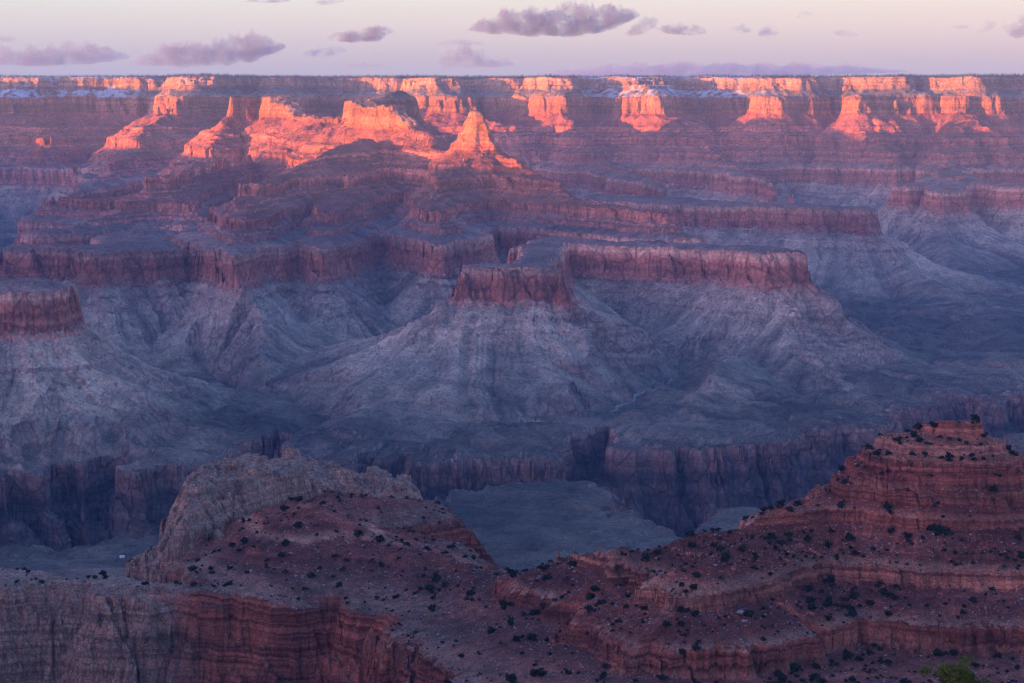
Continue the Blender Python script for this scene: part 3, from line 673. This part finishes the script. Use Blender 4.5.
# the rim the camera stands on
def south_rim():
    xs = np.concatenate([np.linspace(-900, -60, 40), np.linspace(-55, 75, 60), np.linspace(80, 900, 40)])
    ys = np.concatenate([np.linspace(-400, -8, 30), np.linspace(-6, 170, 70), np.linspace(178, 1230, 90)])
    gx, gy = np.meshgrid(xs, ys)
    z = np.interp(gy, [-400, -5, 4, 8, 40, 110, 150, 190, 400, 700, 1000, 1230], [6, -1.7, -1.75, -4.5, -16.5, -37.5, -54, -110, -240, -370, -520, -640])
    z = z + (fbm(gx, gy, 40, 4, 301) * 1.3) * ss(np.abs(gy), 8, 60)
    q = np.arange(gx.size).reshape(gx.shape)
    F = np.stack([q[:-1, :-1], q[:-1, 1:], q[1:, 1:], q[1:, :-1]], -1).reshape(-1, 4)
    o = mesh_np("south_rim", np.stack([gx, gy, z], -1).reshape(-1, 3), F, M_NEAR)
    n = gx.size
    attr(o, "strat", np.full(n, -520.)); attr(o, "snow", np.zeros(n)); attr(o, "pale", np.full(n, .5))
    tag(o, "rocky rim slope just below the viewpoint", "canyon rim", 'structure')
    return lambda x, y: float(np.interp(y, [-400, -5, 4, 8, 40, 110, 150, 190], [6, -1.7, -1.75, -4.5, -16.5, -37.5, -54, -110]))
rim_z = south_rim()

# ------------------------------------------------------------------ haze
HAZE = 1.45e-5
hm = bpy.data.materials.new("haze_air"); hm.use_nodes = True
hn, hk = hm.node_tree.nodes, hm.node_tree.links
hn.remove(hn["Principled BSDF"])
pv = hn.new("ShaderNodeVolumePrincipled")
pv.inputs["Color"].default_value = (.36, .55, 1.0, 1)
pv.inputs["Density"].default_value = HAZE
pv.inputs["Anisotropy"].default_value = 0.0
hk.new(pv.outputs[0], hn["Material Output"].inputs["Volume"])
bmh = bmesh.new(); bmesh.ops.create_cube(bmh, size=1.0)
for v in bmh.verts:
    v.co = ((-23000 if v.co.x < 0 else 9000), (-3500 if v.co.y < 0 else 21000), (-1500 if v.co.z < 0 else 470))
mh = bpy.data.meshes.new("haze"); bmh.to_mesh(mh); bmh.free(); mh.materials.append(hm)
ho = bpy.data.objects.new("haze", mh); COL.objects.link(ho)
tag(ho, "thin blue evening haze filling the canyon", "haze", 'stuff')

# ------------------------------------------------------------------ what stands on the land
rng_ = np.random.RandomState(11)
TANV = Z / YY                                            # tangent of the sight line from the viewpoint
CMAX = np.maximum.accumulate(np.vstack([np.full((1, nc), -9., np.float32), TANV[:-1]]), 0)
SEEN = TANV > CMAX - .0004
DZY = np.gradient(Z, axis=0) / np.gradient(YY, axis=0)
DZX = np.gradient(Z, axis=1) / np.gradient(XX, axis=1)
SLOPE = np.hypot(DZX, DZY)

def leaf_blob(n, rx, rz, leaf, seed, trunk=.3, mats=(0, 1)):
    """small faces spread through an uneven crown, with a short stem; returns V, F, material index"""
    r = np.random.RandomState(seed)
    lobes = [(r.normal(0, .38) * rx, r.normal(0, .38) * rx, rz * r.uniform(.35, 1.1), r.uniform(.45, .8)) for _ in range(7)]
    V, F, Mi = [], [], []
    for i in range(n):
        lx, ly, lz, lr = lobes[r.randint(len(lobes))]
        d = r.normal(size=3); d /= np.linalg.norm(d)
        rad = lr * r.uniform(.35, 1.05)
        c = np.array([lx + d[0] * rad * rx, ly + d[1] * rad * rx, max(.05, lz + d[2] * rad * rz * .7)])
        a = r.normal(size=3); a /= np.linalg.norm(a)
        b = np.cross(a, r.normal(size=3)); b /= np.linalg.norm(b)
        s1, s2 = leaf * r.uniform(.6, 1.3), leaf * r.uniform(.5, 1.1)
        k = len(V)
        V += [c - a * s1 - b * s2 * .4, c + a * s1 * .3 - b * s2, c + a * s1 + b * s2 * .4, c - a * s1 * .2 + b * s2]
        F.append((k, k + 1, k + 2, k + 3)); Mi.append(mats[0])
    for j in range(4):                                    # stems
        x1, y1, z1, _ = lobes[j]
        w = trunk * .35; k = len(V)
        V += [np.array((-w, 0, -.4)), np.array((w, 0, -.4)), np.array((x1 + w * .4, y1, z1)), np.array((x1 - w * .4, y1, z1))]
        F.append((k, k + 1, k + 2, k + 3)); Mi.append(mats[1])
    return np.array(V), np.array(F), np.array(Mi)

M_BUSH = simple("juniper_green", (.022, .028, .018), .4, .6)
M_WOOD = simple("grey_bark", (.09, .07, .06), .3, 6)
BUSH = [leaf_blob(150, 1.0, 1.0, .30, 40 + i) for i in range(6)]
bush_me = []
for v, f, mi in BUSH:
    o = mesh_np("shrub", v, f, [M_BUSH, M_WOOD], mi); bush_me.append(o.data); bpy.data.objects.remove(o)

fgm = ((LB == L["fg_ridge"]) | (LB == L["fg_hill"]) | (LB == L["fg_crag"])) & SEEN & (YY < 2500) & (YY > 1350)
dens = np.clip(.7 + .8 * pn(XX / 90, YY / 90, 401) + .9 * pn(XX / 25, YY / 25, 402), 0.02, 2)
ok = fgm & (SLOPE < .75) & (np.abs(XX / YY) < .272) & (LB != L["fg_crag"])
w = np.where(ok, dens * YY ** 2 / 4e6, 0)
w = w * (.45 + .85 * (LB == L["fg_ridge"])) * np.gradient(YY, axis=0)
cand = rng_.choice(nr * nc, 2300, replace=False, p=(w / w.sum()).ravel())
size = np.exp(rng_.normal(.50, .58, 2300)); size = np.clip(size, .55, 4.4)
order = np.argsort(-size / V[cand, 1])
palev = pale
singles, rest = order[:290], order[290:]
for q_ in singles:
    c = cand[q_]; x, y, z = V[c]
    o = bpy.data.objects.new("shrub", bush_me[rng_.randint(6)]); COL.objects.link(o)
    sc_ = size[q_]
    o.location = (x, y, z - .1); o.scale = (sc_, sc_, sc_ * rng_.uniform(.75, 1.25)); o.rotation_euler = (0, 0, rng_.uniform(0, 6.28))
    if LB.ravel()[c] == L["fg_ridge"]:
        tag(o, "dark green bush dotting the ledgy slopes of the near red butte ridge", "shrub", None, "bushes on the near butte ridge")
    elif palev[c] > .25:
        tag(o, "dark green bush on the pale bench above the tan cliff at lower left", "shrub", None, "bushes on the pale bench")
    else:
        tag(o, "dark green bush dotting the smooth red hill in front of the tan crag", "shrub", None, "bushes on the near red hill")
VV, FF, MM, k0 = [], [], [], 0
for q_ in rest:
    x, y, z = V[cand[q_]]; v, f, mi = BUSH[rng_.randint(6)]
    sc_ = size[q_] * .9; a = rng_.uniform(0, 6.28); ca, sa = math.cos(a), math.sin(a)
    sel = rng_.rand(len(f)) < .6; f = f[sel]; mi = mi[sel]
    vv = np.stack([(v[:, 0] * ca - v[:, 1] * sa) * sc_ + x, (v[:, 0] * sa + v[:, 1] * ca) * sc_ + y, v[:, 2] * sc_ + z - .1], -1)
    VV.append(vv); FF.append(f + k0); MM.append(mi); k0 += len(vv)
o = mesh_np("scrub", np.concatenate(VV), np.concatenate(FF), [M_BUSH, M_WOOD], np.concatenate(MM))
tag(o, "small dark scrub scattered over the near red slopes", "scrub", 'stuff')

# boulders
M_STONE = simple("pale_boulder", (.28, .205, .18), .25, .8)
def boulder_mesh(seed):
    r = np.random.RandomState(seed)
    bm = bmesh.new(); bmesh.ops.create_icosphere(bm, subdivisions=3, radius=1)
    cuts = [(Vector(r.normal(size=3)).normalized(), r.uniform(.55, .9)) for _ in range(14)]
    for v in bm.verts:
        for n, d_ in cuts:
            t = v.co.dot(n) - d_
            if t > 0: v.co -= n * t
        v.co.z *= .75
    me = bpy.data.meshes.new("boulder"); bm.to_mesh(me); bm.free(); me.materials.append(M_STONE)
    return me
ROCKS = [boulder_mesh(i) for i in range(5)]
def hit(px, py):
    """where the sight line through a photo pixel meets the land"""
    u = W(px, py, 1.0); c = int(np.argmin(np.abs(UU - u[0])))
    r_ = int(np.argmax(TANV[:, c] >= u[2]))
    return float(XX[r_, c]), float(YY[r_, c]), float(Z[r_, c])
wb = np.where(fgm & (SLOPE < .8) & (LB == L["fg_ridge"]) & (np.abs(XX / YY) < .27), np.clip(pn(XX / 60, YY / 60, 431) + .1, 0, 2) ** 2 * YY ** 2, 0)
for c in rng_.choice(nr * nc, 110, replace=False, p=(wb / wb.sum()).ravel()):
    o = bpy.data.objects.new("boulder", ROCKS[rng_.randint(5)]); COL.objects.link(o)
    k = min(2.3, math.exp(rng_.normal(-.05, .4)))
    o.location = V[c]; o.scale = (k, k, k * .8); o.rotation_euler = (rng_.uniform(-.3, .3), rng_.uniform(-.3, .3), rng_.uniform(0, 6.3))
    tag(o, "pale angular boulder fallen on the red slopes of the near butte ridge", "boulder", None, "boulders on the near butte ridge")
for px, py, k, lab_ in ((741, 613, 4.6, "largest pale boulder, lying on the slope between two red ledges"), (745, 621, 3.0, "smaller pale boulder just below the largest one")):
    o = bpy.data.objects.new("boulder", ROCKS[1 if k > 4 else 3]); COL.objects.link(o)
    o.location = hit(px, py); o.scale = (k * 1.3, k, k * .6); o.rotation_euler = (0, 0, k)
    tag(o, lab_, "boulder")

# small broken rock on the near slopes
wr = np.where(fgm & (SLOPE < 1.0) & (np.abs(XX / YY) < .275), (.35 + np.clip(1.6 * pn(XX / 45, YY / 45, 441) + .5 * pn(XX / 12, YY / 12, 442), 0, 2)) * YY ** 2 * np.gradient(YY, axis=0), 0)
ci = rng_.choice(nr * nc, 15000, replace=False, p=(wr / wr.sum()).ravel())
ico = bmesh.new(); bmesh.ops.create_icosphere(ico, subdivisions=1, radius=1); IV = np.array([v.co[:] for v in ico.verts]); IF = np.array([[v.index for v in f.verts] for f in ico.faces]); ico.free()
sz = np.exp(rng_.normal(-.50, .50, len(ci))); sz = np.clip(sz, .25, 2.0)
jit = IV[None] * rng_.uniform(.6, 1.2, (len(ci), len(IV), 1)) * sz[:, None, None] * np.array([1.2, 1.2, .8])
RV = (V[ci].astype(float)[:, None, :] + jit).reshape(-1, 3)
RF = (np.arange(len(ci))[:, None, None] * len(IV) + IF[None]).reshape(-1, 3)
rm = np.repeat((rng_.rand(len(ci)) < .55).astype(int), len(IF))
o = mesh_np("rubble", RV, RF, [simple("pale_rubble", (.27, .20, .17), .3, .5), simple("red_rubble", (.16, .065, .05), .3, .5)], rm)
tag(o, "broken rock strewn over the near red slopes", "rubble", 'stuff')

# trees of the far plateau
M_FOREST = simple("conifer_dark", (.030, .032, .026), .3, .02)
mt = (ST > 158) & (YY > 13000) & (TANV > CMAX - .0011) & (np.abs(XX / YY) < .30)
wt = np.where(mt, 1.0 + 6.0 * (ST > 170), 0)
idx = rng_.choice(nr * nc, 9000, replace=False, p=(wt / wt.sum()).ravel())
h = rng_.uniform(9, 24, len(idx)); rr = h * rng_.uniform(.16, .26, len(idx))
VV, FF = [], []
P0 = V[idx].astype(float)
for lv, (z0, z1, rs) in enumerate(((-.05, .62, 1.0), (.4, 1.0, .66))):
    ring = [np.stack([P0[:, 0] + rr * rs * math.cos(a + lv), P0[:, 1] + rr * rs * math.sin(a + lv), P0[:, 2] + h * z0], -1) for a in (0, 1.2566, 2.5133, 3.7699, 5.0265)]
    top = np.stack([P0[:, 0], P0[:, 1], P0[:, 2] + h * z1], -1)
    b0 = sum(len(v) for v in VV); n = len(idx)
    VV += ring + [top]
    for j in range(5):
        FF.append(np.stack([b0 + j * n + np.arange(n), b0 + ((j + 1) % 5) * n + np.arange(n), b0 + 5 * n + np.arange(n)], -1))
o = mesh_np("rim_forest", np.concatenate(VV), np.concatenate(FF), M_FOREST)
tag(o, "dark line of forest along the top of the far rim", "forest", 'stuff')

# a hut on the bench, a dry wash
hx, hy, hz = hit(122, 558)
M_WHITE = simple("white_paint", (.55, .55, .55), .05, 1)
hut = bpy.data.objects.new("hut", None); COL.objects.link(hut); hut.location = (hx, hy, hz)
tag(hut, "tiny white hut alone on the dark bench left of the tan crag", "hut")
def box(name, parent, x0, x1, y0, y1, z0, z1, ridge_h=0, mat=M_WHITE):
    v = [(x0, y0, z0), (x1, y0, z0), (x1, y1, z0), (x0, y1, z0), (x0, y0, z1), (x1, y0, z1), (x1, y1, z1), (x0, y1, z1)]
    f = [(0, 3, 2, 1), (0, 1, 5, 4), (1, 2, 6, 5), (2, 3, 7, 6), (3, 0, 4, 7)]
    if ridge_h:
        v += [(x0, (y0 + y1) / 2, z1 + ridge_h), (x1, (y0 + y1) / 2, z1 + ridge_h)]
        f += [(4, 5, 9, 8), (6, 7, 8, 9), (5, 6, 9), (7, 4, 8)]
    else: f.append((4, 5, 6, 7))
    me = bpy.data.meshes.new(name); me.from_pydata(v, [], f); me.materials.append(mat)
    o = bpy.data.objects.new(name, me); COL.objects.link(o); o.parent = parent; return o
box("wall", hut, -4.5, 4.5, -3, 3, -1.5, 3)
box("roof", hut, -5, 5, -3.5, 3.5, 3.01, 3.2, 2.2)
box("door", hut, -.6, .6, -3.06, -2.99, -1, 1.6, 0, M_WOOD)

pts = [hit(px, py) for px, py in ((612, 412), (622, 406), (634, 400), (640, 394), (652, 390), (664, 382), (672, 379))]
cx = np.interp(np.linspace(0, 6, 90), range(7), [p[0] for p in pts]); cyy = np.interp(np.linspace(0, 6, 90), range(7), [p[1] for p in pts])
cx += 9 * pn(np.arange(90) / 7., np.zeros(90), 5)
gz = ground(cx, cyy)[0]; gl = ground(cx - 4, cyy)[0]; gr = ground(cx + 4, cyy)[0]
wv = np.concatenate([np.stack([cx - 4, cyy, gl + .8], -1), np.stack([cx + 4, cyy, gr + .8], -1)])
wf = np.array([(i, i + 1, 90 + i + 1, 90 + i) for i in range(89)])
o = mesh_np("dry_wash", wv, wf, simple("pale_gravel", (.21, .18, .155), .3, .05))
tag(o, "thin pale streambed winding down to the gorge right of the central mesa", "streambed", 'structure')

# tree top and bare bush just below the viewpoint
def tube_mesh(bm, p0, p1, r0, r1, n=6):
    p0, p1 = Vector(p0), Vector(p1); ax = (p1 - p0).normalized()
    a = ax.orthogonal().normalized(); b = ax.cross(a)
    r_ = [[bm.verts.new(p + (a * math.cos(t * 6.2832 / n) + b * math.sin(t * 6.2832 / n)) * r) for t in range(n)] for p, r in ((p0, r0), (p1, r1))]
    for i in range(n): bm.faces.new((r_[0][i], r_[0][(i + 1) % n], r_[1][(i + 1) % n], r_[1][i]))
def bm_obj(name, bm, mat, parent=None):
    me = bpy.data.meshes.new(name); bm.to_mesh(me); bm.free(); me.materials.append(mat)
    o = bpy.data.objects.new(name, me); COL.objects.link(o); o.parent = parent; return o
ty = 110.0; tx, _, ttop = W(957, 656, ty); tb = rim_z(tx, ty) - .6; H = ttop - tb
tree = bpy.data.objects.new("juniper_tree", None); COL.objects.link(tree); tree.location = (tx, ty, tb)
tag(tree, "yellow green treetop rising into the bottom right corner of the view", "tree")
bm = bmesh.new()
prev = Vector((0, 0, 0)); lean = Vector((.1, .05, 1))
rt = random.Random(5)
tips = []
for i in range(6):
    nx = prev + Vector((rt.uniform(-.12, .12), rt.uniform(-.12, .12), H * .13))
    tube_mesh(bm, prev, nx, .22 - .03 * i, .19 - .03 * i); prev = nx
    if i > 0:
        for j in range(3):
            a = rt.uniform(0, 6.28); t = nx + Vector((math.cos(a) * rt.uniform(.5, 1.2), math.sin(a) * rt.uniform(.5, 1.2), rt.uniform(.2, .9)))
            tube_mesh(bm, nx, t, .07, .02, 5); tips.append(t)
tips.append(prev + Vector((0, 0, .4)))
bm_obj("trunk", bm, M_WOOD, tree)
r = np.random.RandomState(9)
M_LEAF = simple("yellow_green_leaf", (.105, .115, .022), .45, 3.0)
lobes = [np.array(t) for t in tips] + [np.array((r.normal(0, .55), r.normal(0, .45), H * r.uniform(.55, .9))) for _ in range(16)]
n = 5200
cc_ = np.array([lobes[i] for i in r.randint(len(lobes), size=n)])
dd_ = r.normal(size=(n, 3)); dd_ /= np.linalg.norm(dd_, axis=1)[:, None]
cc_ = cc_ + dd_ * (r.uniform(.1, .42, n))[:, None]
cc_[:, 2] = np.minimum(cc_[:, 2], H + r.uniform(-.5, .05, n) - .35 * np.hypot(cc_[:, 0], cc_[:, 1]))
a_ = r.normal(size=(n, 3)); a_ /= np.linalg.norm(a_, axis=1)[:, None]
b_ = np.cross(a_, r.normal(size=(n, 3))); b_ /= np.linalg.norm(b_, axis=1)[:, None]
cc_[:, :2] *= 1.3; cc_[:, 2] += .25
lv = np.stack([cc_ - a_ * .075, cc_ + b_ * .035, cc_ + a_ * .075, cc_ - b_ * .035], 1).reshape(-1, 3)
o = mesh_np("crown", lv, np.arange(n * 4).reshape(-1, 4), M_LEAF); o.parent = tree

by = 104.0; bx_, _, btop = W(872, 671, by); bb = rim_z(bx_, by) - .4
M_TWIG = simple("grey_twig", (.16, .15, .15), .2, 8)
bm = bmesh.new(); rb = random.Random(3)
for i in range(46):
    a = rb.uniform(0, 6.28); sp_ = rb.uniform(.1, 1.0); hh = (btop - bb) * rb.uniform(.72, 1.0) * (1 - .22 * sp_)
    m1 = Vector((math.cos(a) * sp_ * .45, math.sin(a) * sp_ * .45, hh * .55)); e1 = Vector((math.cos(a) * sp_ * 1.0, math.sin(a) * sp_, hh))
    tube_mesh(bm, (0, 0, 0), m1, .03, .02, 4); tube_mesh(bm, m1, e1, .02, .008, 4)
    for j in range(6):
        t = m1.lerp(e1, rb.uniform(.1, .95)); tube_mesh(bm, t, t + Vector((rb.uniform(-.3, .3), rb.uniform(-.3, .3), rb.uniform(.1, .4))), .010, .004, 3)
o = bm_obj("bare_bush", bm, M_TWIG); o.location = (bx_, by, bb)
tag(o, "leafless grey bush at the bottom edge left of the yellow green treetop", "bush")

# ------------------------------------------------------------------ clouds
def cloud_mat(name, dens_, dist, col=(.37, .42, .58)):
    m = bpy.data.materials.new(name); m.use_nodes = True
    N, K = m.node_tree.nodes, m.node_tree.links
    N.remove(N["Principled BSDF"])
    p = N.new("ShaderNodeVolumePrincipled"); p.inputs["Color"].default_value = (*col, 1)
    p.inputs["Density"].default_value = dens_; p.inputs["Anisotropy"].default_value = .15
    g = N.new("ShaderNodeNewGeometry"); t = N.new("ShaderNodeTexNoise"); t.inputs["Scale"].default_value = .0030 * 45000 / dist
    t.inputs["Detail"].default_value = 4; t.inputs["Roughness"].default_value = .65
    r = N.new("ShaderNodeMapRange"); r.inputs["From Min"].default_value = .40; r.inputs["From Max"].default_value = .62
    r.inputs["To Min"].default_value = 0; r.inputs["To Max"].default_value = dens_ * 1.7
    K.new(g.outputs["Position"], t.inputs["Vector"]); K.new(t.outputs["Fac"], r.inputs["Value"]); K.new(r.outputs[0], p.inputs["Density"])
    K.new(p.outputs[0], N["Material Output"].inputs["Volume"]); return m
from mathutils import noise as mn
def cloud(x0, x1, prof_pts, D, dens_, label, seed, depth=.35):
    """prof_pts: (pixel column, top row, base row) along the cloud"""
    NS, NT = 110, 44
    pc, pt, pb = zip(*prof_pts)
    sc_ = D / FPX
    c0 = W((x0 + x1) / 2, (pt[0] + pb[0]) / 2, D)
    Vc = []
    for i in range(NS + 1):
        f = i / NS; px = x0 + (x1 - x0) * f
        top, base = np.interp(px, pc, pt), np.interp(px, pc, pb)
        env = (max(0, 1 - abs(2 * f - 1) ** 5)) ** .6 + 1e-3
        zc = W(px, base - (base - top) * .35, D)
        up, dn = (base - top) * .80 * sc_ * env, (base - top) * .40 * sc_ * env
        for j in range(NT):
            a = 2 * math.pi * j / NT
            ca, sa = math.cos(a), math.sin(a)
            q_ = Vector((zc[0] / sc_ / 13 + seed * 7.1, ca * 1.1, sa * 1.1 + seed * 3.3))
            b_ = 1 + .55 * mn.noise(q_) + .38 * (abs(mn.noise(q_ * 2.3)) * 2 - .5) + .22 * mn.noise(q_ * 4.7) + .14 * mn.noise(q_ * 10)
            b_ = max(.12, b_)
            if sa < 0: b_ = .35 * b_ + .65
            Vc.append((zc[0] + mn.noise(q_ * 3.1) * 3 * sc_ * env, D + ca * depth * (x1 - x0) * sc_ * .5 * env * b_, zc[2] + (up if sa > 0 else dn) * sa * b_))
    Fc = [(i * NT + j, i * NT + (j + 1) % NT, (i + 1) * NT + (j + 1) % NT, (i + 1) * NT + j) for i in range(NS) for j in range(NT)]
    Fc += [tuple(range(NT))[::-1], tuple(NS * NT + j for j in range(NT))]
    me = bpy.data.meshes.new("cloud"); me.from_pydata(Vc, [], Fc); me.materials.append(cloud_mat("cloud_vapour", dens_, D))
    o = bpy.data.objects.new("cloud", me); COL.objects.link(o)
    tag(o, label, "cloud")
CL = [
 (466, 641, [(466, 26, 33), (500, 14, 34), (530, 14, 35), (560, 15, 35), (576, 5, 35), (595, 13, 33), (615, 7, 28), (641, 10, 18)], 45000, .0018, "largest cloud, heaped violet and pink, high above the pointed summit"),
 (-40, 130, [(-40, 50, 66), (40, 50, 65), (75, 46, 64), (130, 52, 60)], 52000, .0010, "long flat violet cloud at the left edge above the rim"),
 (128, 287, [(128, 60, 66), (170, 47, 66), (215, 44, 65), (250, 38, 61), (287, 40, 50)], 50000, .0014, "violet cloud rising to the right, above the snowy left rim"),
 (327, 394, [(327, 34, 41), (352, 33, 42), (378, 25, 41), (394, 27, 33)], 44000, .0016, "small violet cloud between the rising cloud and the largest cloud"),
 (624, 660, [(624, 33, 37), (640, 22, 35), (660, 18, 25)], 45000, .0010, "slanted wispy cloud just right of the largest cloud"),
 (655, 707, [(655, 25, 31), (680, 26, 35), (707, 28, 35)], 45000, .0012, "low ragged cloud right of the slanted wisp"),
 (434, 516, [(434, 60, 67), (460, 47, 67), (490, 58, 67), (516, 61, 66)], 60000, .0005, "faint pink cloud low under the largest cloud"),
 (434, 486, [(434, 42, 45), (460, 40, 46), (486, 42, 45)], 55000, .0005, "thin faint streak above the faint pink cloud"),
 (530, 910, [(530, 71, 77), (600, 67, 77), (700, 65, 76), (800, 65, 75), (860, 67, 74), (910, 70, 73)], 80000, .00045, "very long low grey streak lying on the rim right of centre"),
 (-12, 16, [(-12, 36, 42), (4, 35, 42), (16, 38, 41)], 46000, .0011, "cloud scrap cut by the left edge above the long flat cloud"),
 (244, 292, [(244, -4, 2), (265, -4, 3), (292, -4, 1)], 44000, .0012, "cloud scrap cut by the top edge, left one of two"),
 (316, 346, [(316, 0, 5), (330, -3, 5), (346, -5, 1)], 44000, .0012, "cloud scrap cut by the top edge, right one of two"),
 (728, 752, [(728, 26, 29), (745, 25, 33), (752, 29, 32)], 47000, .0008, "tiny faint puff, first of the pair right of the ragged cloud"),
 (758, 780, [(758, 31, 36), (768, 27, 37), (780, 31, 34)], 47000, .0013, "tiny dark puff, second of the pair right of the ragged cloud"),
 (796, 813, [(796, 17, 19), (806, 12, 18), (813, 12, 15)], 47000, .0015, "tiny dark dash of cloud, highest on the right side"),
 (832, 860, [(832, 31, 34), (846, 31, 37), (860, 33, 36)], 47000, .0007, "faint flat puff below the high dash of cloud"),
 (948, 970, [(948, 25, 28), (958, 25, 29), (970, 26, 28)], 47000, .0007, "faint dash of cloud left of the two at the right edge"),
 (973, 997, [(973, 30, 34), (985, 22, 32), (997, 21, 26)], 47000, .0007, "pale slanted wisp beside the pink cloud at the right edge"),
 (1001, 1040, [(1001, 24, 31), (1015, 20, 37), (1040, 20, 38)], 47000, .0012, "pink violet cloud cut by the right edge"),
 (302, 348, [(302, 52, 56), (325, 47, 57), (348, 48, 52)], 52000, .0006, "faint bluish wisp right of the rising violet cloud"),
 (344, 392, [(344, 64, 67), (370, 63, 67), (392, 64, 66)], 60000, .0006, "thin faint streak just above the middle of the rim"),
]
for i, (a, b, pp, D, dn, lab_) in enumerate(CL):
    if b - a < 90: dn *= 2.0
    cloud(a, b, pp, D, dn, lab_, i + 1)
